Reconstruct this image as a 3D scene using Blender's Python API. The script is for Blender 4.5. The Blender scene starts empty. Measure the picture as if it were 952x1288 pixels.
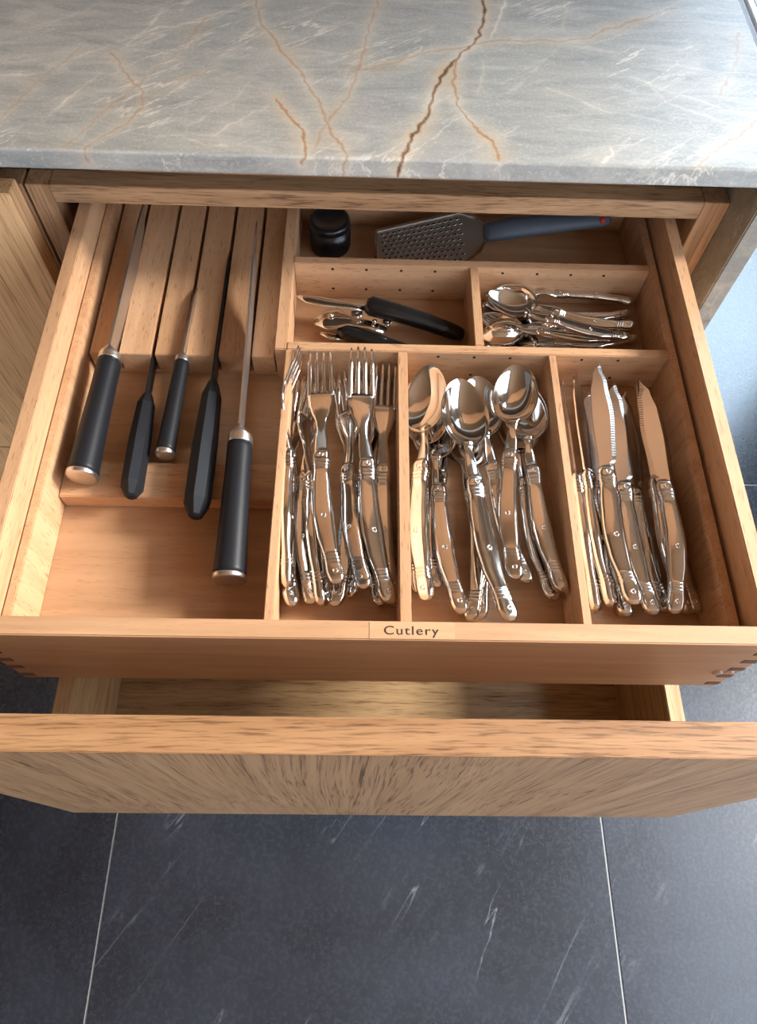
import bpy, bmesh, math, random
import numpy as np
from mathutils import Vector, Matrix

random.seed(7)
scene = bpy.context.scene
COL = scene.collection
LIFT = 0.8          # the drawer rim is 0.8 m above the floor; everything is written relative to the rim

# ---------------------------------------------------------------- camera
cam_data = bpy.data.cameras.new('camera')
cam = bpy.data.objects.new('camera', cam_data)
COL.objects.link(cam)
cr = Vector((0.9996, 0.0059, 0.0270)); cu = Vector((-0.0176, 0.8883, 0.4590)); cf = Vector((0.0213, 0.4593, -0.8880))
cam.matrix_world = Matrix(((cr.x, cu.x, -cf.x, 0), (cr.y, cu.y, -cf.y, 0), (cr.z, cu.z, -cf.z, 0.5 + LIFT), (0, 0, 0, 1)))
cam_data.sensor_fit = 'VERTICAL'
cam_data.sensor_height = 36.0
cam_data.lens = 36.0 * 909.9 / 1288.0
cam_data.clip_start = 0.02
scene.camera = cam

# ---------------------------------------------------------------- world, daylight, exposure
world = bpy.data.worlds.new('world'); scene.world = world
world.use_nodes = True
bg = world.node_tree.nodes['Background']
bg.inputs['Color'].default_value = (0.74, 0.85, 1.0, 1)
bg.inputs['Strength'].default_value = 6.0

def area_light(name, loc, target, sx, sy, power, col):
    d = bpy.data.lights.new(name, 'AREA'); d.shape = 'RECTANGLE'; d.size = sx; d.size_y = sy
    d.energy = power; d.color = col
    o = bpy.data.objects.new(name, d); COL.objects.link(o)
    o.location = Vector(loc) + Vector((0, 0, LIFT))
    o.rotation_euler = (Vector(target) - Vector(loc)).to_track_quat('-Z', 'Y').to_euler()
    return o
# daylight through the right glass doors, then a lamp added to brighten the floor
area_light('daylight_doors', (4.2, 0.9, 2.25), (0.1, 0.4, 0.0), 1.2, 1.0, 800, (1.0, 0.94, 0.85))
area_light('floor_fill_lamp', (2.45, 3.8, 2.35), (.8, 1.5, -.8), 1.8, 1.8, 170, (0.55, 0.78, 1.0))  # added lamp outside, aimed to brighten the upper right floor
# portals only tell the renderer where the sky comes in
for nm, lc, tg, a, c in (('portal_doors', (1.30, -.55, .35), (0, -.55, .35), 2.3, 2.3), ('portal_doors_far', (1.30, 2.75, .35), (0, 2.75, .35), 2.3, 2.8), ('portal_window', (-.15, -3.25, .9), (-.3, 0, .9), 2.1, 1.4)):
    po = area_light(nm, lc, tg, a, c, 1, (1, 1, 1)); po.data.cycles.is_portal = True

scene.view_settings.view_transform = 'Standard'
scene.view_settings.look = 'None'
scene.view_settings.gamma = 1.0
scene.view_settings.use_curve_mapping = False
scene.view_settings.exposure = -0.35

# ---------------------------------------------------------------- materials
class NT:
    def __init__(self, name):
        self.m = bpy.data.materials.new(name); self.m.use_nodes = True
        self.t = self.m.node_tree; self.b = self.t.nodes['Principled BSDF']
    def n(self, kind, **kw):
        nd = self.t.nodes.new(kind)
        for k, v in kw.items():
            if k.startswith('i_'):
                key = k[2:]
                key = int(key) if key.isdigit() else key.replace('_', ' ')
                nd.inputs[key].default_value = v
            else: setattr(nd, k, v)
        return nd
    def l(self, a, b): self.t.links.new(a, b)
    def ramp(self, fac, stops):
        r = self.t.nodes.new('ShaderNodeValToRGB'); e = r.color_ramp.elements
        while len(e) < len(stops): e.new(0.5)
        for i, (p, c) in enumerate(stops):
            e[i].position = p; e[i].color = (c, c, c, 1) if isinstance(c, (int, float)) else tuple(c) + (1,)
        self.l(fac, r.inputs['Fac']); return r.outputs['Color']
    def mix(self, fac, a, b, mode='MIX'):
        m = self.t.nodes.new('ShaderNodeMix'); m.data_type = 'RGBA'; m.blend_type = mode
        for s, v in ((m.inputs[0], fac), (m.inputs[6], a), (m.inputs[7], b)):
            if hasattr(v, 'node'): self.l(v, s)
            elif isinstance(v, (int, float)): s.default_value = v
            else: s.default_value = tuple(v) + (1,)
        return m.outputs[2]
    def math(self, op, a, b=None):
        m = self.t.nodes.new('ShaderNodeMath'); m.operation = op
        for s, v in zip(m.inputs, (a, b)):
            if v is None: continue
            if hasattr(v, 'node'): self.l(v, s)
            else: s.default_value = v
        return m.outputs[0]
    def coords(self, scale, seed=True):
        tc = self.n('ShaderNodeTexCoord'); mp = self.n('ShaderNodeMapping')
        mp.inputs['Scale'].default_value = scale
        src = tc.outputs['Object']
        if seed:
            oi = self.n('ShaderNodeObjectInfo'); vm = self.n('ShaderNodeVectorMath', operation='MULTIPLY_ADD')
            cx = self.n('ShaderNodeCombineXYZ')
            for k in range(3): self.l(oi.outputs['Random'], cx.inputs[k])
            self.l(cx.outputs[0], vm.inputs[0]); vm.inputs[1].default_value = (3.1, 5.3, 7.7)
            self.l(src, vm.inputs[2]); src = vm.outputs[0]
        self.l(src, mp.inputs['Vector']); return mp.outputs[0]
    def rotscale(self, v, rot, scale):
        a = self.n('ShaderNodeMapping'); self.l(v, a.inputs['Vector']); a.inputs['Rotation'].default_value = (0, 0, rot)
        b = self.n('ShaderNodeMapping'); self.l(a.outputs[0], b.inputs['Vector']); b.inputs['Scale'].default_value = scale
        return b.outputs[0]
    def noise(self, vec, scale=1, detail=4, rough=.55, dist=0):
        nz = self.n('ShaderNodeTexNoise'); self.l(vec, nz.inputs['Vector'])
        nz.inputs['Scale'].default_value = scale; nz.inputs['Detail'].default_value = detail
        nz.inputs['Roughness'].default_value = rough; nz.inputs['Distortion'].default_value = dist
        return nz.outputs['Fac']
    def bump(self, h, strength=.2, dist=.001):
        b = self.n('ShaderNodeBump'); b.inputs['Strength'].default_value = strength; b.inputs['Distance'].default_value = dist
        self.l(h, b.inputs['Height']); self.l(b.outputs[0], self.b.inputs['Normal'])

def sc(axis, along, across):
    return tuple(along if i == axis else across for i in range(3))

def beech(name, axis, tone=1.0, fleck=.8):
    w = NT(name)
    v = w.coords(sc(axis, 1, 1))
    m1 = w.n('ShaderNodeMapping'); m1.inputs['Scale'].default_value = sc(axis, 5, 70); w.l(v, m1.inputs['Vector'])
    m2 = w.n('ShaderNodeMapping'); m2.inputs['Scale'].default_value = sc(axis, 75, 750); w.l(v, m2.inputs['Vector'])
    band = w.noise(m1.outputs[0], 1, 4, .6, .6)
    fl = w.noise(m2.outputs[0], 1, 2, .5)
    big = w.noise(v, 7, 2)
    c = w.mix(w.ramp(band, [(.3, 0.0), (.7, 1.0)]), (.43*tone, .232*tone, .116*tone), (.61*tone, .358*tone, .196*tone))
    c = w.mix(w.ramp(big, [(.35, 0.0), (.7, .35)]), c, (.64*tone, .385*tone, .22*tone))
    c = w.mix(w.math('MULTIPLY', w.ramp(fl, [(.60, 0.0), (.72, 1.0)]), fleck), c, (.24*tone, .115*tone, .055*tone))
    w.l(c, w.b.inputs['Base Color'])
    w.b.inputs['Roughness'].default_value = .46
    w.bump(fl, .08, .0004)
    return w.m

def oak(name, axis, light=(.46, .245, .105), dark=(.27, .128, .05), pore=(.085, .036, .014), al=(5, 34), warp_amt=.035):
    w = NT(name)
    v = w.coords((1, 1, 1))
    wmp = w.n('ShaderNodeMapping'); wmp.inputs['Scale'].default_value = sc(axis, .25, 1); w.l(v, wmp.inputs['Vector'])
    warp = w.n('ShaderNodeTexNoise'); w.l(wmp.outputs[0], warp.inputs['Vector']); warp.inputs['Scale'].default_value = 5
    vm = w.n('ShaderNodeVectorMath', operation='MULTIPLY_ADD'); w.l(warp.outputs['Color'], vm.inputs[0])
    vm.inputs[1].default_value = sc(axis, 0, warp_amt); w.l(v, vm.inputs[2])
    m1 = w.n('ShaderNodeMapping'); m1.inputs['Scale'].default_value = sc(axis, al[0], 95); w.l(vm.outputs[0], m1.inputs['Vector'])
    m2 = w.n('ShaderNodeMapping'); m2.inputs['Scale'].default_value = sc(axis, al[1], 560); w.l(vm.outputs[0], m2.inputs['Vector'])
    band = w.noise(m1.outputs[0], 1, 4, .6)
    fine = w.noise(m2.outputs[0], 1, 3, .6)
    c = w.mix(w.ramp(band, [(.32, 0.0), (.66, 1.0)]), dark, light)
    pr = w.math('MULTIPLY', w.ramp(fine, [(.50, 0.0), (.66, 1.0)]), w.ramp(band, [(.36, .95), (.64, .35)]))
    c = w.mix(pr, c, pore)
    w.l(c, w.b.inputs['Base Color'])
    w.b.inputs['Roughness'].default_value = .5
    w.bump(w.math('SUBTRACT', 1.0, pr), .35, .0006)
    return w.m

def plain(name, col, rough=.5, metal=0.0, bump=None, coat=0.0, spec=None):
    w = NT(name)
    w.b.inputs['Base Color'].default_value = tuple(col) + (1,)
    w.b.inputs['Roughness'].default_value = rough
    w.b.inputs['Metallic'].default_value = metal
    if spec is not None: w.b.inputs['Specular IOR Level'].default_value = spec
    nz = w.noise(w.coords((1, 1, 1)), 60 if bump is None else bump[0], 4)
    mr = w.n('ShaderNodeMapRange'); w.l(nz, mr.inputs['Value'])
    mr.inputs['To Min'].default_value = max(0, rough*.75); mr.inputs['To Max'].default_value = min(1, rough*1.3)
    w.l(mr.outputs[0], w.b.inputs['Roughness'])
    if bump: w.bump(nz, bump[1], bump[2])
    if coat: w.b.inputs['Coat Weight'].default_value = coat
    return w.m

M = {}
M['beech_x'] = beech('beech_grain_x', 0); M['beech_y'] = beech('beech_grain_y', 1)
M['beech_front'] = beech('beech_front', 0, .92, .2); M['beech_end'] = beech('beech_side_flecked', 2, 1.02, .95)
M['beech_floor'] = beech('beech_tray_base', 0, .80, .35)
M['beech_dark'] = plain('end_grain_finger', (.16, .075, .038), .6, bump=(400, .3, .0004))
M['oak_lip'] = oak('oak_lipping', 0, (.43, .235, .11), (.29, .14, .058), (.10, .045, .018))
M['oak_cupboard'] = oak('oak_cupboard', 2, (.80, .40, .19), (.68, .32, .14), (.5, .22, .09), (.7, 7), .05)
OK = ((.52, .305, .16), (.34, .185, .088), (.10, .046, .02))
M['oak_x'] = oak('oak_grain_x', 0, *OK); M['oak_y'] = oak('oak_grain_y', 1, *OK); M['oak_z'] = oak('oak_grain_z', 2, *OK, al=(1.5, 14))
M['oak_pale_y'] = oak('oak_pale_y', 1, (.56, .37, .19), (.40, .24, .11), (.2, .1, .045))
M['oak_pale_x'] = oak('oak_pale_x', 0, (.52, .35, .18), (.33, .2, .095), (.14, .07, .03))
M['oak_door_lit'] = oak('oak_door_lit', 2, (.90, .54, .27), (.79, .45, .205), (.28, .12, .05), (.8, 9), .05)  # oak raised in tone so the left fronts look lit: light in the colour
M['oak_front'] = oak('oak_drawer_front', 2, (.38, .215, .105), (.30, .16, .072), (.075, .034, .016), (.7, 7), .06)
M['carcass'] = plain('carcass_board', (.16, .09, .045), .6)
M['steel'] = plain('polished_steel', (.74, .71, .67), .09, 1.0)
M['steel_satin'] = plain('satin_steel', (.62, .59, .56), .32, 1.0)
M['blade'] = plain('blade_steel', (.72, .69, .66), .16, 1.0)
M['knife_blade_satin'] = plain('brushed_blade', (.52, .50, .48), .38, 1.0)
M['black_blade'] = plain('dark_blade', (.02, .02, .022), .35, .3)
M['black_wood'] = plain('black_pakkawood', (.010, .011, .014), .45, bump=(500, .12, .0003), spec=.28)
M['black_plastic'] = plain('black_plastic', (.008, .008, .009), .28)
M['grey_rubber'] = plain('grey_rubber', (.065, .075, .095), .55)
M['red_plastic'] = plain('red_plastic', (.5, .03, .02), .4)
M['label_tape'] = beech('label_strip', 0, 1.05, .15)
M['ink'] = plain('dark_brown_print', (.03, .01, .008), .6)
M['clear'] = plain('clear_bumper', (.9, .9, .9), .05); M['clear'].node_tree.nodes['Principled BSDF'].inputs['Transmission Weight'].default_value = .85
M['white_frame'] = plain('white_painted_frame', (.85, .86, .86), .35)
M['plaster'] = plain('white_plaster', (.40, .37, .33), .9, bump=(40, .1, .001))
M['ceiling'] = plain('ceiling_paint', (.74, .70, .65), .9)
M['patio'] = plain('pale_patio', (.5, .55, .6), .8)
M['cavity'] = plain('dark_hole', (.01, .006, .004), .9)

def slate():
    w = NT('slate_tile')
    tc = w.n('ShaderNodeTexCoord'); v0 = tc.outputs['Object']
    v = w.coords((1, 1, 1))
    n1 = w.noise(v, 6, 6, .6, .4); n2 = w.noise(v, 160, 4, .65)
    c = w.mix(w.ramp(n1, [(.3, 0.0), (.7, 1.0)]), (.014, .017, .023), (.026, .031, .043))
    c = w.mix(w.ramp(n2, [(.5, 0.0), (.85, .35)]), c, (.06, .068, .088))
    # fine pale veins
    n3 = w.noise(w.rotscale(v, -.95, (1.1, 13, 3)), 1, 4, .5, 0)
    a = w.math('ABSOLUTE', w.math('SUBTRACT', n3, .53))
    vein = w.ramp(a, [(.0, 1.0), (.0035, 0.0)])
    gate = w.ramp(w.noise(v, 4, 2), [(.5, 0.0), (.62, .6)])
    c = w.mix(w.math('MULTIPLY', vein, gate), c, (.22, .24, .27))
    w.l(c, w.b.inputs['Base Color'])
    w.b.inputs['Specular IOR Level'].default_value = .75
    mr = w.n('ShaderNodeMapRange'); w.l(n2, mr.inputs['Value']); mr.inputs['To Min'].default_value = .20; mr.inputs['To Max'].default_value = .34
    w.l(mr.outputs[0], w.b.inputs['Roughness'])
    h = w.math('ADD', w.math('MULTIPLY', n1, .8), w.math('MULTIPLY', n2, .35))
    w.bump(h, .25, .002)
    return w.m
M['slate'] = slate()
M['grout'] = plain('pale_grout', (.33, .33, .33), .9)

def stone(name, k=1.0):
    w = NT(name)
    v = w.coords((1, 1, 1), False)
    mp = w.n('ShaderNodeMapping'); w.l(v, mp.inputs['Vector']); mp.inputs['Rotation'].default_value = (0, 0, .1); mp.inputs['Scale'].default_value = (16, 60, 40)
    n1 = w.noise(mp.outputs[0], 1, 8, .68, 1.0)
    n2 = w.noise(v, 3.2, 4, .6, .5)
    n3 = w.noise(v, 330, 3, .6)
    c = w.mix(w.ramp(n2, [(.35, 0.0), (.68, 1.0)]), (.36, .36, .33), (.47, .43, .375))
    c = w.mix(w.ramp(n1, [(.32, .75), (.56, 0.0)]), c, (.235, .245, .235))
    c = w.mix(w.ramp(n1, [(.58, 0.0), (.74, .6)]), c, (.62, .59, .53))
    c = w.mix(w.ramp(n3, [(.5, 0.0), (.8, .35)]), c, (.74, .73, .70))
    # faint ridged pale threads
    n4 = w.noise(w.rotscale(v, -.62, (5, 30, 14)), 1, 6, .62, .35)
    th = w.ramp(w.math('ABSOLUTE', w.math('SUBTRACT', n4, .5)), [(0, .75), (.014, 0.0)])
    th = w.math('MULTIPLY', th, w.ramp(w.noise(v, 9, 3), [(.44, 0.0), (.62, 1.0)]))
    c = w.mix(th, c, (.80, .74, .64))
    for att, colr in (('pale', (.85, .76, .60)), ('rust_halo', (.60, .44, .26)), ('rust', (.38, .18, .07)), ('dark', (.06, .028, .018))):
        a = w.n('ShaderNodeAttribute', attribute_name=att)
        c = w.mix(a.outputs['Fac'], c, colr)
    if k != 1: c = w.mix(1.0, c, (k, k*.95, k*.86), 'MULTIPLY')  # multiplies the whole colour darker and browner, as painted shade
    w.l(c, w.b.inputs['Base Color'])
    w.b.inputs['Roughness'].default_value = .42
    w.bump(w.math('ADD', n1, w.math('MULTIPLY', n3, .25)), .35, .0016)
    return w.m
M['stone'] = stone('veined_quartzite'); M['stone_panel_shaded'] = stone('veined_quartzite_shaded', .62)  # end panel copy carries its shade and warm bounce in the colour

# ---------------------------------------------------------------- object helpers
def link(name, me, parent=None, loc=(0, 0, 0)):
    o = bpy.data.objects.new(name, me); COL.objects.link(o)
    o.location = loc
    if parent is not None: o.parent = parent
    return o

def tag(o, label=None, cat=None, group=None, kind=None):
    if label: o['label'] = label
    if cat: o['category'] = cat
    if group: o['group'] = group
    if kind: o['kind'] = kind
    return o

def thing(name, label, cat, loc=(0, 0, 0), group=None, kind=None):
    o = bpy.data.objects.new(name, None); COL.objects.link(o); o.location = loc
    o.empty_display_size = .02
    return tag(o, label, cat, group, kind)

def mesh_from(name, verts, faces, mat, smooth=False):
    me = bpy.data.meshes.new(name); me.from_pydata([tuple(v) for v in verts], [], faces)
    me.materials.append(mat)
    if smooth:
        for p in me.polygons: p.use_smooth = True
    me.update(); return me

BOXC = {}
def box(name, x0, x1, y0, y1, z0, z1, mat, parent=None, bevel=.0008, base=(0, 0, 0)):
    key = (round(x1-x0, 5), round(y1-y0, 5), round(z1-z0, 5), mat.name, bevel)
    if key not in BOXC:
        bm = bmesh.new(); bmesh.ops.create_cube(bm, size=1)
        for v in bm.verts: v.co = Vector((v.co.x*(x1-x0), v.co.y*(y1-y0), v.co.z*(z1-z0)))
        if bevel: bmesh.ops.bevel(bm, geom=bm.edges[:], offset=bevel, segments=2, affect='EDGES')
        me = bpy.data.meshes.new(name); bm.to_mesh(me); bm.free(); me.materials.append(mat); BOXC[key] = me
    b = parent_base(parent)
    return link(name, BOXC[key], parent, ((x0+x1)/2-b[0], (y0+y1)/2-b[1], (z0+z1)/2-b[2]))

def parent_base(p):
    b = Vector((0, 0, 0))
    while p is not None: b += p.location; p = p.parent
    return b

def prism(name, poly, axis, a0, a1, mat, parent=None, bevel=0.0):
    """polygon in the two other axes, extruded along axis from a0 to a1 (written about the parent's base)"""
    b = parent_base(parent); oth = [i for i in range(3) if i != axis]
    bm = bmesh.new(); vs = []
    for p in poly:
        c = [0, 0, 0]; c[axis] = a0; c[oth[0]] = p[0]; c[oth[1]] = p[1]; vs.append(bm.verts.new(Vector(c)-b))
    f = bm.faces.new(vs)
    r = bmesh.ops.extrude_face_region(bm, geom=[f])
    d = Vector((0, 0, 0)); d[axis] = a1-a0
    for g in r['geom']:
        if isinstance(g, bmesh.types.BMVert): g.co += d
    bmesh.ops.recalc_face_normals(bm, faces=bm.faces[:])
    if bevel: bmesh.ops.bevel(bm, geom=bm.edges[:], offset=bevel, segments=2, affect='EDGES')
    me = bpy.data.meshes.new(name); bm.to_mesh(me); bm.free(); me.materials.append(mat)
    return link(name, me, parent)

def loft(rings, cap=True):
    """rings: list of lists of equal length -> verts, faces"""
    n = len(rings[0]); V = [p for r in rings for p in r]; Fc = []
    for i in range(len(rings)-1):
        for j in range(n):
            a = i*n+j; b = i*n+(j+1) % n
            Fc.append((a, b, b+n, a+n))
    if cap:
        Fc.append(tuple(range(n-1, -1, -1))); k = (len(rings)-1)*n; Fc.append(tuple(k+j for j in range(n)))
    return V, Fc

def section(cx, y, cz, hw, hh, e=3.2, n=16, facets=None):
    out = []
    for j in range(n):
        a = 2*math.pi*(j+.5)/n; c, s = math.cos(a), math.sin(a)
        out.append((cx+hw*math.copysign(abs(c)**(2/e), c), y, cz+hh*math.copysign(abs(s)**(2/e), s)))
    return out

def join_meshes(name, parts, mat, smooth=True):
    V, Fc = [], []
    for v, f in parts:
        k = len(V); V += list(v); Fc += [tuple(i+k for i in q) for q in f]
    return mesh_from(name, V, Fc, mat, smooth)

def lerp_table(t, tab):
    if t <= tab[0][0]: return tab[0][1]
    for (a, va), (b, vb) in zip(tab, tab[1:]):
        if t <= b:
            u = (t-a)/(b-a); u = u*u*(3-2*u); return va+(vb-va)*u
    return tab[-1][1]
# ================================================================ SETTING
# floor of large slate tiles, 0.8 x 1.2 m, laid in pale grout
ZF = -0.80
fl = box('floor', -3.2, 1.215, -3.2, 4.2, ZF-.06, ZF-.0015, M['grout'], bevel=0); tag(fl, kind='structure')
xs = [-0.396 + .803*k for k in range(-4, 3)]; ys = [-.448 + 1.2*k for k in range(-3, 5)]
for i in range(len(xs)-1):
    for j in range(len(ys)-1):
        x1 = min(xs[i+1], 1.213)
        box('tile', xs[i]+.0018, x1-.0018, ys[j]+.0018, ys[j+1]-.0018, ZF-.009, ZF+.0005*((i*3+j) % 2), M['slate'], fl, bevel=.0006)
def struct(name, *a, **k): return tag(box(name, *a, **k), kind='structure')
struct('wall_left', -3.3, -3.2, -3.2, 4.2, ZF, 1.7, M['plaster'], bevel=0)
struct('wall_back', -3.2, 1.3, 4.2, 4.3, ZF, 1.7, M['plaster'], bevel=0)
struct('wall_partition', -3.2, 0.5, 1.2, 1.3, ZF, 1.7, M['plaster'], bevel=0)
struct('ceiling', -3.3, 1.4, -3.3, 4.3, 1.7, 1.8, M['oak_y'], bevel=0)
wf = thing('wall_front', None, None, (0, -3.25, ZF), kind='structure')
box('wall_panel', -3.3, -1.2, -3.3, -3.2, ZF, 1.7, M['plaster'], wf, bevel=0)
box('wall_panel', .9, 1.4, -3.3, -3.2, ZF, 1.7, M['plaster'], wf, bevel=0)
box('wall_panel', -1.2, .9, -3.3, -3.2, ZF, .2, M['plaster'], wf, bevel=0)
box('wall_panel', -1.2, .9, -3.3, -3.2, 1.6, 1.7, M['plaster'], wf, bevel=0)
# glass doors on the right: a white sill on the floor, white posts and head
struct_wall = box('wall_right', 1.236, 1.32, .72, 1.34, ZF+.012, 1.7, M['plaster'], bevel=0); tag(struct_wall, kind='structure')
dr = thing('door_1', None, None, (1.25, 0, ZF), kind='structure')
box('door_sill', 1.219, 1.30, -3.2, 4.2, ZF-.02, ZF+.012, M['white_frame'], dr, bevel=.002)
box('door_track', 1.238, 1.243, -3.2, 4.2, ZF+.012, ZF+.020, M['white_frame'], dr, bevel=.001)
for y in (-3.2, -1.2, .665, 1.345, 3.2, 4.15):
    box('door_post', 1.235, 1.295, y, y+.05, ZF+.012, 1.5, M['white_frame'], dr, bevel=.002)
box('door_head', 1.22, 1.30, -3.2, 4.2, 1.5, 1.7, M['white_frame'], dr, bevel=.002)
pt = struct('patio', 1.301, 12, -8, 12, ZF-.08, ZF-.012, M['patio'], bevel=0)

# ================================================================ STONE WORKTOP AND WATERFALL END
VEINS = [(1, [(0.1084, 0.7841), (0.1093, 0.7592), (0.1033, 0.723), (0.0978, 0.7073), (0.0884, 0.7005), (0.0684, 0.665), (0.0587, 0.6352), (0.0506, 0.6011), (0.0376, 0.5736), (0.0291, 0.5474), (0.0259, 0.5376), (0.0239, 0.5236)]),
(0.5, [(0.0978, 0.7073), (0.1235, 0.7176), (0.1692, 0.7175), (0.2084, 0.7248), (0.2513, 0.7536), (0.3036, 0.7813)]),
(0.4, [(0.0978, 0.7073), (0.0545, 0.6949), (0.0246, 0.6773), (0.007, 0.6716), (-0.0191, 0.6582)]),
(0.7, [(0.0794, 0.6838), (0.0747, 0.6417), (0.0764, 0.6133), (0.0882, 0.5973), (0.0932, 0.5867), (0.1044, 0.5661), (0.1097, 0.5458)]),
(0.8, [(-0.0848, 0.6169), (-0.0719, 0.6009), (-0.0593, 0.5746), (-0.0533, 0.551), (-0.0552, 0.5358)]),
(-0.5, [(-0.0848, 0.6169), (-0.0941, 0.6021), (-0.1199, 0.5825), (-0.1317, 0.5661)]),
(0.55, [(-0.1153, 0.7711), (-0.1044, 0.7312), (-0.0851, 0.6938), (-0.0583, 0.6469), (-0.046, 0.6132), (-0.0366, 0.5862), (-0.027, 0.5655), (-0.021, 0.5443), (-0.0232, 0.5237)]),
(0.45, [(0.0055, 0.7781), (-0.0051, 0.6981), (-0.0133, 0.6609), (-0.0204, 0.6256), (-0.0315, 0.5973), (-0.041, 0.5754), (-0.0448, 0.5545)]),
(-0.6, [(-0.3303, 0.6403), (-0.2926, 0.6445), (-0.2721, 0.6657), (-0.2342, 0.696), (-0.2008, 0.7194), (-0.1577, 0.7349), (-0.1285, 0.7458), (-0.1065, 0.7579)]),
(0.45, [(-0.2387, 0.6796), (-0.2184, 0.6447), (-0.2022, 0.6226), (-0.1974, 0.6005), (-0.2076, 0.5785), (-0.2272, 0.5568), (-0.2384, 0.5461), (-0.2367, 0.5301)]),
(-0.5, [(-0.2981, 0.5486), (-0.2766, 0.586), (-0.2489, 0.6374), (-0.2366, 0.6676), (-0.2092, 0.7254), (-0.1961, 0.7664)]),
(0.3, [(-0.1991, 0.6115), (-0.1683, 0.6414), (-0.142, 0.6604)]),
(-0.7, [(-0.1972, 0.556), (-0.1784, 0.5641), (-0.1582, 0.5629), (-0.1405, 0.5554), (-0.1201, 0.5512)]),
(0.35, [(0.3577, 0.7434), (0.3437, 0.6912), (0.332, 0.6722), (0.3181, 0.6418)]),
(0.45, [(0.3447, 0.609), (0.3191, 0.5807), (0.2981, 0.564), (0.2804, 0.5449)]),
(-0.5, [(0.2428, 0.6985), (0.2745, 0.7064), (0.3066, 0.7145)]),
(-0.5, [(0.2446, 0.6618), (0.2779, 0.6422), (0.3046, 0.6297), (0.3447, 0.609)]),
(-0.4, [(0.2547, 0.6564), (0.2681, 0.628), (0.3072, 0.6073), (0.3408, 0.5924)]),
(-0.8, [(0.134, 0.7855), (0.1259, 0.7507), (0.1145, 0.7197), (0.0978, 0.7073)]),
(-0.3, [(0.1059, 0.7039), (0.1007, 0.6547), (0.0909, 0.6084)]),
(-0.5, [(-0.0963, 0.7251), (-0.0673, 0.7466), (-0.0373, 0.7687)]),
(-0.6, [(0.1954, 0.5443), (0.2057, 0.5549), (0.2051, 0.5652)]),
(0.3, [(-0.2547, 0.5454), (-0.2305, 0.5935), (-0.2035, 0.6397), (-0.1745, 0.6891), (-0.157, 0.7415)]),
(-0.35, [(0.0063, 0.7781), (0.0725, 0.7778), (0.1514, 0.7754)]),
(-0.35, [(0.1619, 0.646), (0.2084, 0.6139), (0.2568, 0.605)]),
(-0.3, [(-0.3316, 0.7059), (-0.2858, 0.7343), (-0.2608, 0.7626)]),
(-0.3, [(-0.1564, 0.5755), (-0.1167, 0.621), (-0.0931, 0.681)]),
(0.25, [(-0.3153, 0.5789), (-0.2985, 0.6236), (-0.2685, 0.6842)]),
(-0.3, [(0.1245, 0.6326), (0.1758, 0.7076), (0.2006, 0.7894)])]
ZT = .0972; YC = .5415; XR = .3705; TH = .0185
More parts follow.
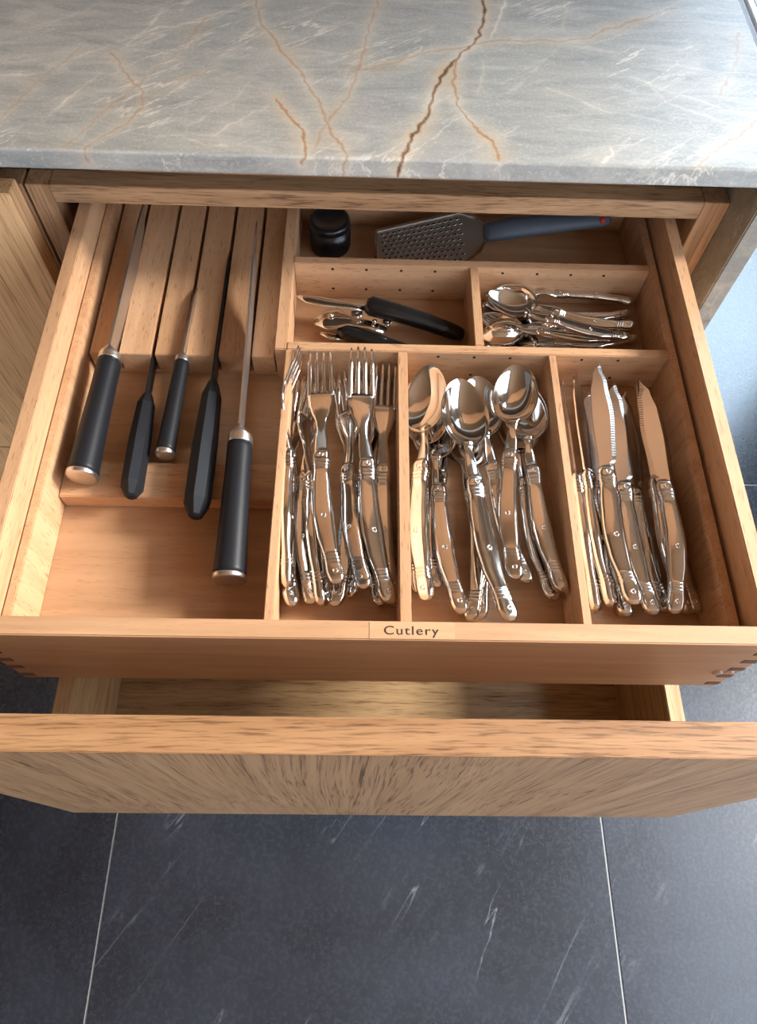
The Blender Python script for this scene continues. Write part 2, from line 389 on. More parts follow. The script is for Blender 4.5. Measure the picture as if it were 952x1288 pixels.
def stone_top():
    xs = np.concatenate([np.arange(-1.6, -.52, .03), np.arange(-.52, XR, .0013), [XR]])
    # profile from the back over the front edge and down
    r = .0022
    prof = [(y, ZT, y) for y in np.arange(1.15, .80, -.03)] + [(y, ZT, y) for y in np.arange(.80, YC+r, -.0013)]
    for a in np.linspace(0, math.pi/2, 5): prof.append((YC+r-r*math.sin(a), ZT-r+r*math.cos(a), YC+r*(1-a)))
    prof += [(YC, z, YC-(ZT-z)) for z in np.arange(ZT-r-.0012, ZT-TH+.001, -.0013)]
    prof += [(YC+.001, ZT-TH, YC-TH)]
    prof = np.array(prof)
    nx, nv = len(xs), len(prof)
    X, Vv = np.meshgrid(xs, prof[:, 2])
    co = np.stack([X, np.repeat(prof[:, 0][:, None], nx, 1), np.repeat(prof[:, 1][:, None], nx, 1)], -1).reshape(-1, 3)
    px, pv = X.ravel(), Vv.ravel()
    rs = np.random.RandomState(3)
    # smooth wobble so that the veins run crooked
    def wob(seed, f):
        q = np.random.RandomState(seed); s = np.zeros_like(px)
        for k in range(7):
            a = q.uniform(0, 6.28); w = f*(1.5**k); s += np.sin((px*math.cos(a)+pv*math.sin(a))*w+q.uniform(0, 6.28))/(1.35**k)
        return s
    wx = px+.0010*wob(1, 130)+.0002*wob(11, 520); wv = pv+.0010*wob(2, 130)+.0002*wob(12, 520)
    mod = .55+.25*wob(5, 60)
    out = {k: np.zeros_like(px) for k in ('pale', 'rust', 'rust_halo', 'dark')}
    for s, pl in VEINS:
        d = np.full_like(px, 9.)
        for (ax, av), (bx, bv) in zip(pl, pl[1:]):
            ex, ev = bx-ax, bv-av; L = ex*ex+ev*ev+1e-12
            t = np.clip(((wx-ax)*ex+(wv-av)*ev)/L, 0, 1)
            d = np.minimum(d, np.hypot(wx-ax-t*ex, wv-av-t*ev))
        wd = .0008*(1+.5*np.clip(mod, 0, 1.5))
        core = np.exp(-(d/wd)**2); halo = np.exp(-(d/(.006+.004*np.clip(mod, 0, 1)))**1.4)
        m = np.clip(mod, .15, 1.2)
        if s < 0:
            out['pale'] = np.maximum(out['pale'], np.clip(core*-s*.9*m+halo*-s*.28*m, 0, .7))
        else:
            out['rust'] = np.maximum(out['rust'], np.clip(core*s*1.35, 0, .95))
            out['rust_halo'] = np.maximum(out['rust_halo'], np.clip(halo*s*.75*m, 0, .85))
            out['pale'] = np.maximum(out['pale'], np.clip(halo*s*.6*np.clip(1.2-m, 0, 1), 0, .7))
            if s >= 1: out['dark'] = np.maximum(out['dark'], np.clip(np.exp(-(d/.0012)**2)*(.35+.8*m), 0, .9))
    idx = np.arange(nx*nv).reshape(nv, nx)
    q = np.stack([idx[:-1, :-1], idx[1:, :-1], idx[1:, 1:], idx[:-1, 1:]], -1).reshape(-1, 4)
    V = [tuple(c) for c in co.tolist()]; Fc = q.tolist()
    # close with right end, underside and back
    k = len(V)
    right = idx[:, -1].tolist(); left = idx[:, 0].tolist()
    V += [(XR, 1.15, ZT-TH), (-1.6, 1.15, ZT-TH)]
    Fc.append(right+[k]); Fc.append(left[::-1]+[k+1]) ; Fc.append([idx[-1, 0], k+1, k, idx[-1, -1]]); Fc.append([idx[0, 0], idx[0, -1], k, k+1])
    me = bpy.data.meshes.new('worktop'); me.from_pydata(V, [], [tuple(int(i) for i in f) for f in Fc]); me.materials.append(M['stone'])
    sm = np.zeros(len(me.polygons), bool); sm[:len(q)] = True; me.polygons.foreach_set('use_smooth', sm)
    for nme, arr in out.items():
        a = me.attributes.new(nme, 'FLOAT', 'POINT'); a.data.foreach_set('value', np.concatenate([arr, np.zeros(2)]).astype(np.float32))
    me.update(); return me
tag(link('worktop', stone_top()), 'grey veined stone worktop with rust coloured cracks above the drawers', 'worktop')
bm_end = box('stone_end_panel', .3497, XR, YC, 1.15, ZF+.002, ZT-TH-.0002, M['stone_panel_shaded'], bevel=.0015)
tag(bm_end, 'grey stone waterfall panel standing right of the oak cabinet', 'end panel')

# ================================================================ OAK BASE CABINET
YF = .587
cab = thing('base_cabinet', 'oak framed base cabinet whose two drawers are pulled open', 'cabinet', (.012, .8, ZF))
box('top_rail', -.303, .3245, YF, YF+.022, .0065, .0262, M['oak_x'], cab, bevel=.0006)
box('stile', -.3257, -.3033, YF, YF+.022, -.70, .0262, M['oak_z'], cab, bevel=.0006)
box('stile', .3248, .3493, YF, YF+.022, -.70, .0262, M['oak_z'], cab, bevel=.0006)
box('bottom_rail', -.303, .3245, YF, YF+.022, -.70, -.66, M['oak_x'], cab, bevel=.0006)
box('side_panel', -.3245, -.3065, YF+.0225, 1.14, -.70, .0255, M['oak_y'], cab, bevel=0)
box('side_panel', .3275, .3455, YF+.0225, 1.14, -.70, .0255, M['oak_y'], cab, bevel=0)
box('back_panel', -.306, .327, 1.13, 1.14, -.70, .0255, M['carcass'], cab, bevel=0)
box('cabinet_base', -.306, .327, YF+.0225, 1.13, -.70, -.682, M['carcass'], cab, bevel=0)
box('plinth', -.3257, .3493, YF+.05, YF+.07, ZF+.001, -.701, M['carcass'], cab, bevel=0)
for x0, x1 in ((-.3045, -.2895), (.3115, .3255)):
    for z0 in (-.10, -.33):
        box('drawer_slide', x0, x1, YF+.024, 1.10, z0, z0+.035, M['steel_satin'], cab, bevel=.001)
# neighbouring cabinet on the left, its doors lie proud of the frame
cb2 = thing('base_cabinet', 'oak base cabinet at the left edge with a closed door under the worktop', 'cabinet', (-.75, .8, ZF))
box('stile', -.352, -.3285, YF, YF+.022, -.70, .0262, M['oak_z'], cb2, bevel=.0006)
box('stile', -1.15, -1.127, YF, YF+.022, -.70, .0262, M['oak_z'], cb2, bevel=.0006)
box('top_rail', -1.126, -.3525, YF, YF+.022, .0065, .0262, M['oak_x'], cb2, bevel=.0006)
box('side_panel', -.348, -.330, YF+.0225, 1.14, -.70, .0255, M['carcass'], cb2, bevel=0)
box('side_panel', -1.148, -1.13, YF+.0225, 1.14, -.70, .0255, M['carcass'], cb2, bevel=0)
box('plinth', -1.15, -.3285, YF+.05, YF+.07, ZF+.001, -.701, M['carcass'], cb2, bevel=0)
box('drawer_front', -1.148, -.3305, .5635, .5855, -.4035, .034, M['oak_door_lit'], cb2, bevel=.0008)
box('drawer_front', -1.148, -.3305, .5635, .5855, -.69, -.4065, M['oak_door_lit'], cb2, bevel=.0008)
# oak wall cupboards over the worktop (seen only as warm reflections in the steel)
wc = thing('wall_cupboard', 'oak wall cupboard hung above the worktop', 'cupboard', (-.4, 1.2, .62))
box('cupboard_body', -1.3, .49, .82, 1.195, .60, 1.69, M['oak_z'], wc, bevel=.002)
for k in range(3): box('door', -1.3+.597*k+.002, -1.3+.597*(k+1)-.002, .798, .819, .59, 1.69, M['oak_cupboard'], wc, bevel=.001)

# deep oak drawer
od = thing('deep_drawer', 'deep oak drawer pulled out below the cutlery drawer, empty', 'drawer', (.015, .35, -.385))
box('drawer_front', -.3205, .3555, .0715, .0945, -.388, .0335, M['oak_front'], od, bevel=.001)
# the front's top edge shows grain that runs across: a glued lipping
box('top_lipping', -.3205, .3555, .0715, .0945, .0336, .0350, M['oak_lip'], od, bevel=.0006)
box('side_panel', -.2850, -.2700, .0950, .64, -.335, -.188, M['oak_pale_y'], od, bevel=.0008)
box('side_panel', .2925, .3075, .0950, .64, -.335, -.188, M['oak_pale_y'], od, bevel=.0008)
box('back_panel', -.2699, .2924, .625, .64, -.325, -.195, M['oak_pale_x'], od, bevel=.0008)
box('base_panel', -.2699, .2924, .0950, .6249, -.332, -.322, M['oak_pale_x'], od, bevel=0)

# ================================================================ CUTLERY DRAWER (beech)
cd = thing('beech_drawer', 'open beech cutlery drawer with finger jointed corners, above the deep oak drawer', 'drawer', (.011, .41, -.12))
box('side_panel', -.2847, -.2722, .1704, .680, -.1185, 0, M['beech_y'], cd, bevel=.0007)
box('side_panel', .2952, .3072, .1704, .680, -.1185, 0, M['beech_y'], cd, bevel=.0007)
fp = box('front_panel', -.2847, .3072, .156, .1702, -.1185, 0, M['beech_front'], cd, bevel=.0009)
box('back_panel', -.2721, .2951, .668, .680, -.1185, 0, M['beech_x'], cd, bevel=.0007)
box('base_panel', -.2721, .2951, .1704, .6679, -.088, -.0805, M['beech_x'], cd, bevel=0)
for sx0, sx1 in ((-.2849, -.2722), (.2952, .3074)):
    for z0, z1 in ((-.0255, -.0170), (-.0465, -.0385), (-.0680, -.0600), (-.0890, -.0810), (-.1125, -.1045)):
        f = box('joint_finger', sx0, sx1, .1556, .1706, z0, z1, M['beech_dark'], cd, bevel=.0002)
def blob(name, c, s, mat, parent, seg=20):
    bm = bmesh.new(); bmesh.ops.create_uvsphere(bm, u_segments=seg, v_segments=max(6, seg//2), radius=1)
    for v in bm.verts: v.co = Vector((v.co.x*s[0], v.co.y*s[1], v.co.z*s[2]))
    me = bpy.data.meshes.new(name); bm.to_mesh(me); bm.free(); me.materials.append(mat)
    for p in me.polygons: p.use_smooth = True
    return link(name, me, parent, Vector(c)-parent_base(parent))
b = blob('clear_bumper', (.2895, .1558, -.0735), (.0045, .0022, .0045), M['clear'], cd); b['label'] = 'clear plastic bumper dot'
b = blob('clear_bumper', (.2990, .1558, -.0725), (.0035, .0018, .0035), M['clear'], cd); b['label'] = 'clear plastic bumper dot'
lp = box('name_strip', .0060, .0675, .1568, .1696, .0000, .00025, M['label_tape'], cd, bevel=0); lp['label'] = 'pale strip reading Cutlery'
cu_ = bpy.data.curves.new('lettering', 'FONT'); cu_.body = 'Cutlery'; cu_.size = .0092; cu_.extrude = .00008; cu_.space_character = 1.16
cu_.align_x = 'CENTER'; cu_.align_y = 'CENTER'
tmp = bpy.data.objects.new('tmp_text', cu_); COL.objects.link(tmp)
bpy.context.view_layer.update()
me = bpy.data.meshes.new_from_object(tmp.evaluated_get(bpy.context.evaluated_depsgraph_get()))
bpy.data.objects.remove(tmp)
w_ = max(v.co.x for v in me.vertices)-min(v.co.x for v in me.vertices)
for v in me.vertices: v.co.x *= .0392/w_
me.materials.clear(); me.materials.append(M['ink'])
lt = link('lettering', me, lp, Vector((.0360, .1628, .00035))-parent_base(lp)); lt.rotation_euler = (0, 0, 0)
lt['label'] = 'dark printed word Cutlery'

# ================================================================ TRAY INSERT (beech)
ZI = -.028; ZB = -.0745; HB = ZB
tr = thing('cutlery_tray', 'beech divided tray insert lying in the cutlery drawer', 'tray', (.010, .40, ZB-.005))
box('tray_base', -.2716, .2921, .1712, .6670, ZB-.0055, ZB, M['beech_floor'], tr, bevel=0)
box('tray_side', -.2716, -.2640, .1712, .6670, ZB, ZI, M['beech_end'], tr)
box('tray_side', .2840, .2921, .1712, .6670, ZB, ZI, M['beech_end'], tr)
# thin slips that cap the tray sides
box('tray_front', -.2639, .2839, .1712, .1775, ZB, ZI-.002, M['beech_x'], tr)
box('tray_back', -.2639, .2839, .6600, .6670, ZB, ZI, M['beech_x'], tr)
box('divider', -.0746, -.0673, .1776, .4412, ZB, ZI, M['beech_y'], tr)
box('divider', -.0850, -.0735, .4413, .6599, ZB, ZI, M['beech_y'], tr)
box('divider', .0293, .0386, .1776, .4412, ZB, ZI, M['beech_y'], tr)
d3 = box('divider', .1700, .1772, .1776, .4412, ZB, ZI, M['beech_y'], tr)
c2 = box('cross_divider', -.0734, .2839, .4413, .4507, ZB, ZI, M['beech_x'], tr)
c1 = box('cross_divider', -.0734, .2839, .5502, .5600, ZB, ZI, M['beech_x'], tr)
box('divider', .1021, .1109, .4508, .5501, ZB, ZI, M['beech_y'], tr)
def holes(parent, y, pts):
    parts = []
    for x, z in pts:
        rr = .0015
        ring0 = [(x+rr*math.cos(a), y-.00012, z+rr*math.sin(a)) for a in np.linspace(0, 2*math.pi, 12, endpoint=False)]
        ring1 = [(p[0], y+.0006, p[2]) for p in ring0]
        parts.append(loft([ring0, ring1]))
    me = join_meshes('peg_holes', parts, M['cavity'], False)
    for v in me.vertices: v.co -= parent_base(parent)
    o = link('peg_holes', me, parent); o['kind'] = 'stuff'
holes(c1, .5502, [(x, z) for x in (-.0349, -.0009, .0341, .0682, .1365, .1715, .2057, .2392) for z in (-.0345, -.0610)])
holes(c2, .4413, [(x, z) for x in (-.0341, -.0016, .0678, .1017, .1355, .2032, .2377) for z in (-.0340, -.0600)])

# knife block: six slats with slots between them, and the low rest in front
kb = thing('knife_block', 'slotted beech knife block filling the back left of the tray', 'knife block', (-.17, .55, ZB))
sl = [-.2632, -.2358, -.2020, -.1728, -.1417, -.1105, -.0855]
for a, b2 in zip(sl, sl[1:]):
    box('block_slat', a+.0018, b2-.0018, .4458, .6590, ZB+.006, -.0455, M['beech_y'], kb, bevel=.0006)
box('block_base', -.2638, -.0852, .4470, .6585, ZB+.0002, ZB+.0058, M['beech_x'], kb, bevel=.0004)
hr = box('handle_rest', -.2636, -.0748, .2977, .3337, ZB+.0002, -.0565, M['beech_x'], bevel=.0008)
tag(hr, 'low beech bar under the knife handles in the left compartment', 'handle rest')

# ================================================================ TABLE CUTLERY
def handle_mesh(name, L, W, T, side):
    wt = [(0, .50), (.015, .70), (.05, .86), (.10, .88), (.16, .80), (.3, .94), (.5, 1.06), (.65, .98), (.80, .78), (.85, .80), (.92, .88), (.965, .80), (.988, .60), (1, .32)]
    ridges = (.105, .130, .155, .800, .825, .850)
    ts = sorted(set([k/40 for k in range(41)]+[round(q+d, 4) for q in ridges for d in (-.010, -.005, 0, .005, .010)]+[.005, .012, .985, .993]))
    rings = []
    for t in ts:
        w = W/2*lerp_table(t, wt); h = T/2*lerp_table(t, [(0, .5), (.03, .9), (.15, .95), (.2, .85), (.5, 1.05), (.78, .85), (.86, 1.0), (.97, .95), (1, .45)])
        bump = max([0]+[1-abs(t-q)/.008 for q in ridges]); w *= 1+.05*bump; h *= 1+.17*bump
        rings.append([(side*hx(t)+w*sx, t*L, h*sz) for sx, sz in SEC])
    return join_meshes(name, [loft(rings)], M['steel'])
HX = [(0, .0), (.10, -.0020), (.2, -.0040), (.32, -.0062), (.45, -.0076), (.6, -.0080), (.8, -.0070), (1, -.0052)]
def hx(t):
    t = min(1, max(0, t))
    for (a, va), (c, vc) in zip(HX, HX[1:]):
        if t <= c: return va+(vc-va)*(t-a)/(c-a)
    return HX[-1][1]
SEC = [(1, .18), (.96, .50), (.86, .74), (.74, .86), (.66, .97), (.58, 1.0), (.2, 1.02)]
SEC = SEC+[(-x, z) for x, z in SEC[::-1]]; SEC = SEC+[(-x, -z) for x, z in SEC]
def rivet_mesh(T, x, y, r=.0019):
    parts = []
    for s in (1, -1):
        rs = []
        for rr, z in ((r, .0), (r, .0005), (r*.72, .0009), (r*.68, .0006), (r*.4, .0007), (r*.1, .0008)):
            rs.append([(x+rr*math.cos(a), y+rr*math.sin(a), s*(T/2*.98+z)) for a in np.linspace(0, 2*math.pi, 12, endpoint=False)])
        parts.append(loft(rs))
    return join_meshes('rivet', parts, M['steel'])

def strip(path):
    """path rows: (x centre, y, z, half width, half thickness) -> closed lofted bar"""
    return loft([section(x, y, z, w, t, 2.6, 10) for x, y, z, w, t in path])

def fork_head(L0, L, side):
    xb = side*hx(1); P = []; n = 22
    def cx(u): return xb*(1-u)
    def zz(u): return -.0065*math.sin(math.pi*min(1, u*1.15))+.006*max(0, u-.55)/.45
    wt = [(0, .0062), (.10, .0058), (.22, .0044), (.30, .0050), (.42, .0094), (.50, .0122), (.60, .0125)]
    rows = [(cx(u), L0+u*(L-L0), zz(u), lerp_table(u, wt), .0013-.0003*u) for u in np.linspace(-.06, .60, n)]
    P.append(strip(rows))
    for k in range(4):
        off = (-.0102+.0068*k)
        rows = []
        for u in np.linspace(.57, 1, 14):
            e = (u-.57)/.43
            rows.append((cx(u)+off*(1-.10*e), L0+u*(L-L0)-.003*abs(k-1.5)*e*.6, zz(u), .00215*(1-.35*e)*(1 if e < .96 else .5), .0009))
        P.append(strip(rows))
    return join_meshes('fork_head', P, M['steel'])

def spoon_head(L0, L, side, bw):
    xb = side*hx(1); bl = bw*1.55   # bowl length
    ub = 1-bl/(L-L0)
    def cx(y): return xb*(1-(y-L0)/(L-L0))
    P = []
    yb = L-bl
    rows = []
    for u in np.linspace(0, 1, 14):
        y = L0-.003+u*(yb+.006-L0+.003)
        rows.append((cx(y), y, -.003*math.sin(math.pi*u*.9), lerp_table(u, [(0, .0060), (.3, .0054), (.75, .0036), (.92, .0044), (1, .006)]), .0014))
    P.append(strip(rows))
    # bowl: egg outline, widest two thirds towards the tip... top shell and underside shell
    nr, na = 9, 36; V = []; Fc = []
    for sgn in (0, 1):
        for i in range(nr+1):
            r = i/nr
            for j in range(na):
                a = 2*math.pi*j/na; c, s = math.cos(a), math.sin(a)
                ww = bw/2*c*(1-.13*s)*(abs(c)**.02 if c else 1); yy = bl/2*s
                z = -.0105*(bw/.036)*(1-r**2.2)-.0009*sgn*(1-r**8)
                y = yb+bl/2+yy*r
                V.append((cx(y)+ww*r, y, z+.0012))
    def id_(s, i, j): return s*(nr+1)*na+i*na+j % na
    for i in range(nr):
        for j in range(na):
            Fc.append((id_(0, i, j), id_(0, i+1, j), id_(0, i+1, j+1), id_(0, i, j+1)))
            Fc.append((id_(1, i, j), id_(1, i, j+1), id_(1, i+1, j+1), id_(1, i+1, j)))
    for j in range(na): Fc.append((id_(0, nr, j), id_(1, nr, j), id_(1, nr, j+1), id_(0, nr, j+1)))
    P.append((V, Fc))
    return join_meshes('spoon_bowl', P, M['steel'])

def knife_blade(L0, L, side):
    xb = side*hx(1); n = 90; V = []; Fc = []
    rows = []
    for i in range(n+1):
        u = i/n; y = L0-.004+u*(L-L0+.004)
        c = xb*(1-u)
        # spine on -side, cutting edge on +side
        sp = lerp_table(u, [(0, .0052), (.06, .0062), (.45, .0078), (.7, .0070), (.88, .0035), (1, -.0035)])
        ed = lerp_table(u, [(0, .0052), (.05, .0060), (.09, .0092), (.5, .0112), (.8, .0085), (.93, .0050), (1, .0042)])
        if u > .12 and u < .9: ed += .00018*(1 if i % 2 else -1)
        x0 = c-side*sp; x1 = c+side*ed; xm = x1-side*.0035
        if abs(x1-x0) < .004: xm = (x0+x1)/2
        t = .0009*(1-.3*u)
        rows.append([(x0, y, t), (xm, y, t), (x1, y, .0001), (x1, y, -.0001), (xm, y, -t), (x0, y, -t)])
    return join_meshes('knife_blade', [loft(rows)], M['blade'], False)

PROTO = {}
KIND = {'fork': (.234, .127, .0166, .0098, 'table_fork'), 'spoon': (.215, .123, .0166, .0098, 'table_spoon'),
        'knife': (.234, .125, .0172, .0104, 'table_knife'), 'tea': (.146, .084, .0116, .0072, 'teaspoon')}
def proto(kind, side):
    """meshes of one piece, shared by every copy"""
    if (kind, side) in PROTO: return PROTO[kind, side]
    L, LH, W, T, nm = KIND[kind]
    # handle mesh is built from its end (t = 1) back to the bolster (t = 0)
    h = handle_mesh('handle', LH, W, T, side)
    for v in h.vertices: v.co.y = LH-v.co.y; 
    # re-centre: spine offset runs from 0 at the end to hx(1) at the bolster
    for v in h.vertices:
        t = v.co.y/LH; v.co.x += side*(hx(min(1, max(0, t)))-hx(min(1, max(0, 1-t))))
    h.flip_normals()
    rv = []
    for t in (.06, .53, .925):
        y = LH*(1-t) ; rv.append(rivet_mesh(T*.97 if t > .9 or t < .1 else T*1.04, side*hx(1-t), y, .0019*W/.014))
    if kind == 'fork': hd = fork_head(LH, L, side); hn = 'fork_head'
    elif kind == 'spoon': hd = spoon_head(LH, L, side, .0425); hn = 'spoon_bowl'
    elif kind == 'tea': hd = spoon_head(LH, L, side, .0300); hn = 'spoon_bowl'
    else: hd = knife_blade(LH, L, side); hn = 'knife_blade'
    PROTO[kind, side] = (h, rv, hd, hn); return PROTO[kind, side]

def lay(kind, E, T, roll, side, label, group):
    L, LH, W, Th, nm = KIND[kind]
    h, rv, hd, hn = proto(kind, side)
    E = Vector(E); T = Vector(T)
    y = (T-E).normalized(); x = y.cross(Vector((0, 0, 1))).normalized(); z = x.cross(y)
    R = Matrix((x, y, z)).transposed().to_4x4() @ Matrix.Rotation(math.radians(roll), 4, 'Y')
    s = max(.93, min(1.05, (T-E).length/L))
    o = thing(nm, label, {'fork': 'fork', 'spoon': 'spoon', 'knife': 'knife', 'tea': 'teaspoon'}[kind], group=group)
    o.matrix_world = Matrix.Translation(E) @ R @ Matrix.Scale(s, 4)
    ho = link('handle', h, o)
    for m in rv: link('rivet', m, ho)
    link(hn, hd, o)
    return o

FORKS = [
  ((-0.0605, 0.2151, -0.053), (-0.0660, 0.442, -0.029), 80, 1, 'fork leaning on its edge against the left wall of the fork compartment'),
  ((-0.019, 0.2136, -0.0385), (-0.0432, 0.4451, -0.036), 0, 1, 'fork lying flat on top, its four tines upright left of centre'),
  ((0.0031, 0.209, -0.0365), (-0.0205, 0.4329, -0.050), -30, 1, 'fork with bright blue reflections on its handle, right of the flat topmost fork'),
  ((0.023, 0.1992, -0.045), (-0.0057, 0.44, -0.026), 12, 1, 'shiny fork on top at the right, its tines pointing left'),
  ((0.027, 0.2137, -0.064), (0.0190, 0.4403, -0.048), 4, 1, 'shaded fork against the right wall of the fork compartment'),
  ((-0.0213, 0.2019, -0.0585), (-0.0167, 0.4337, -0.060), 0, -1, 'fork in the middle underneath, tines showing between the two topmost forks'),
  ((-0.0093, 0.2128, -0.067), (0.0002, 0.4328, -0.062), -20, -1, 'fork underneath whose handle rises to the right, below the middle forks'),
  ((-0.0308, 0.1998, -0.052), (-0.0540, 0.4269, -0.056), 60, 1, 'fork on its edge with a long plain slanting handle, left of the flat fork'),
  ((-0.0569, 0.2028, -0.062), (-0.0630, 0.4311, -0.064), 20, 1, 'lower fork whose handle end shows below the leftmost fork'),
  ((-0.042, 0.2065, -0.067), (-0.0512, 0.4402, -0.068), 10, 1, 'lower fork, second handle end from the left at the bottom'),
  ((0.0161, 0.2061, -0.068), (0.0082, 0.4306, -0.068), -10, 1, 'lowest fork under the shiny right fork, only its handle end in sight'),
]
SPOONS = [
  ((0.0530, 0.205, -0.050), (0.0575, 0.4360, -0.034), -32, 1, 'tablespoon standing apart at the left wall with a dull brown bowl'),
  ((0.081, 0.1952, -0.052), (0.0640, 0.4085, -0.060), 0, 1, 'tablespoon with its bowl hidden under the bright spoon, handle bending right'),
  ((0.1190, 0.1870, -0.046), (0.085, 0.4095, -0.026), 10, 1, 'tablespoon with the brightest white bowl, on top in the middle'),
  ((0.1385, 0.2251, -0.060), (0.1020, 0.4200, -0.036), 0, 1, 'tablespoon whose bowl peeks out right behind the bright bowl'),
  ((0.1243, 0.2205, -0.040), (0.1400, 0.429, -0.028), -10, 1, 'tablespoon on top at the right with wood reflected in its bowl'),
  ((0.1642, 0.2139, -0.050), (0.1472, 0.4229, -0.047), 0, 1, 'tablespoon under the right one, handle bending to the right wall'),
  ((0.0892, 0.1935, -0.064), (0.0976, 0.3995, -0.062), 0, -1, 'lower tablespoon with a straight handle in the middle of the compartment'),
  ((0.0975, 0.1951, -0.067), (0.0853, 0.411, -0.068), 0, -1, 'lowest tablespoon under the bright one, handle end at the compartment front'),
  ((0.0627, 0.2234, -0.068), (0.0857, 0.4241, -0.067), 0, 1, 'lower tablespoon whose handle crosses behind the two left spoons'),
  ((0.1597, 0.2119, -0.064), (0.1424, 0.4174, -0.062), 0, 1, 'lower tablespoon directly beneath the rightmost handle'),
  ((0.0480, 0.2178, -0.068), (0.0620, 0.4254, -0.062), 0, 1, 'lower tablespoon beneath the leftmost spoon, its end just showing'),
]
KNIVES = [
  ((0.1930, 0.2006, -0.062), (0.1870, 0.4344, -0.046), 68, 1, 'table knife on its edge touching the left divider'),
  ((0.2051, 0.203, -0.056), (0.1985, 0.4371, -0.044), 42, 1, 'table knife with a serrated edge catching light, second from the left'),
  ((0.2185, 0.2008, -0.042), (0.2150, 0.4368, -0.032), -4, 1, 'table knife lying flat on top with an amber reflection along its blade'),
  ((0.238, 0.1967, -0.055), (0.2350, 0.4301, -0.052), -3, 1, 'table knife with a green reflection near its handle, in the middle'),
  ((0.2524, 0.2032, -0.066), (0.2480, 0.4268, -0.062), 0, 1, 'lower table knife under the middle one'),
  ((0.2666, 0.199, -0.060), (0.2600, 0.4351, -0.050), 40, 1, 'table knife with a dark pointed blade behind the rightmost top knife'),
  ((0.2506, 0.1941, -0.044), (0.2590, 0.420, -0.036), -8, -1, 'table knife on top at the right with a straight swelling handle'),
  ((0.2790, 0.2033, -0.067), (0.2760, 0.4209, -0.062), 0, 1, 'lowest table knife against the right wall of the tray'),
  ((0.2201, 0.1993, -0.067), (0.2137, 0.4273, -0.064), 0, 1, 'lower table knife beneath the flat one with the amber reflection'),
]
TEAS = [
  ((0.2568, 0.4770, -0.042), (0.1169, 0.5166, -0.030), 0, 1, 'teaspoon on top of the pile with a bright silver bowl'),
  ((0.267, 0.4980, -0.048), (0.1300, 0.5400, -0.050), -20, 1, 'teaspoon lying behind the bright one, its long handle pointing right'),
  ((0.2466, 0.4840, -0.054), (0.1136, 0.5067, -0.052), 10, 1, 'teaspoon directly under the bright bowl'),
  ((0.2751, 0.5380, -0.058), (0.1335, 0.5440, -0.056), -170, 1, 'teaspoon face down at the back of the pile'),
  ((0.2721, 0.5260, -0.062), (0.1173, 0.5300, -0.062), 0, 1, 'teaspoon near the back of the pile, handle touching the right wall'),
  ((0.276, 0.5150, -0.068), (0.1225, 0.5155, -0.068), 0, 1, 'lowest teaspoon in the middle of the pile'),
  ((0.2780, 0.4996, -0.068), (0.1250, 0.4932, -0.066), 0, 1, 'lowest teaspoon whose handle end sticks out to the right'),
  ((0.2599, 0.5059, -0.060), (0.1142, 0.4913, -0.060), 165, 1, 'teaspoon face down at the left front of the pile'),
  ((0.2476, 0.4760, -0.068), (0.1152, 0.4700, -0.064), 8, -1, 'teaspoon at the front of the pile against the cross divider'),
]
for lst, kd, gp in ((FORKS, 'fork', 'forks in the tray'), (SPOONS, 'spoon', 'tablespoons in the tray'), (KNIVES, 'knife', 'table knives in the tray'), (TEAS, 'tea', 'teaspoons in the back right compartment')):
    for E, T, roll, side, lab in lst: lay(kd, E, T, roll, side, lab, gp)

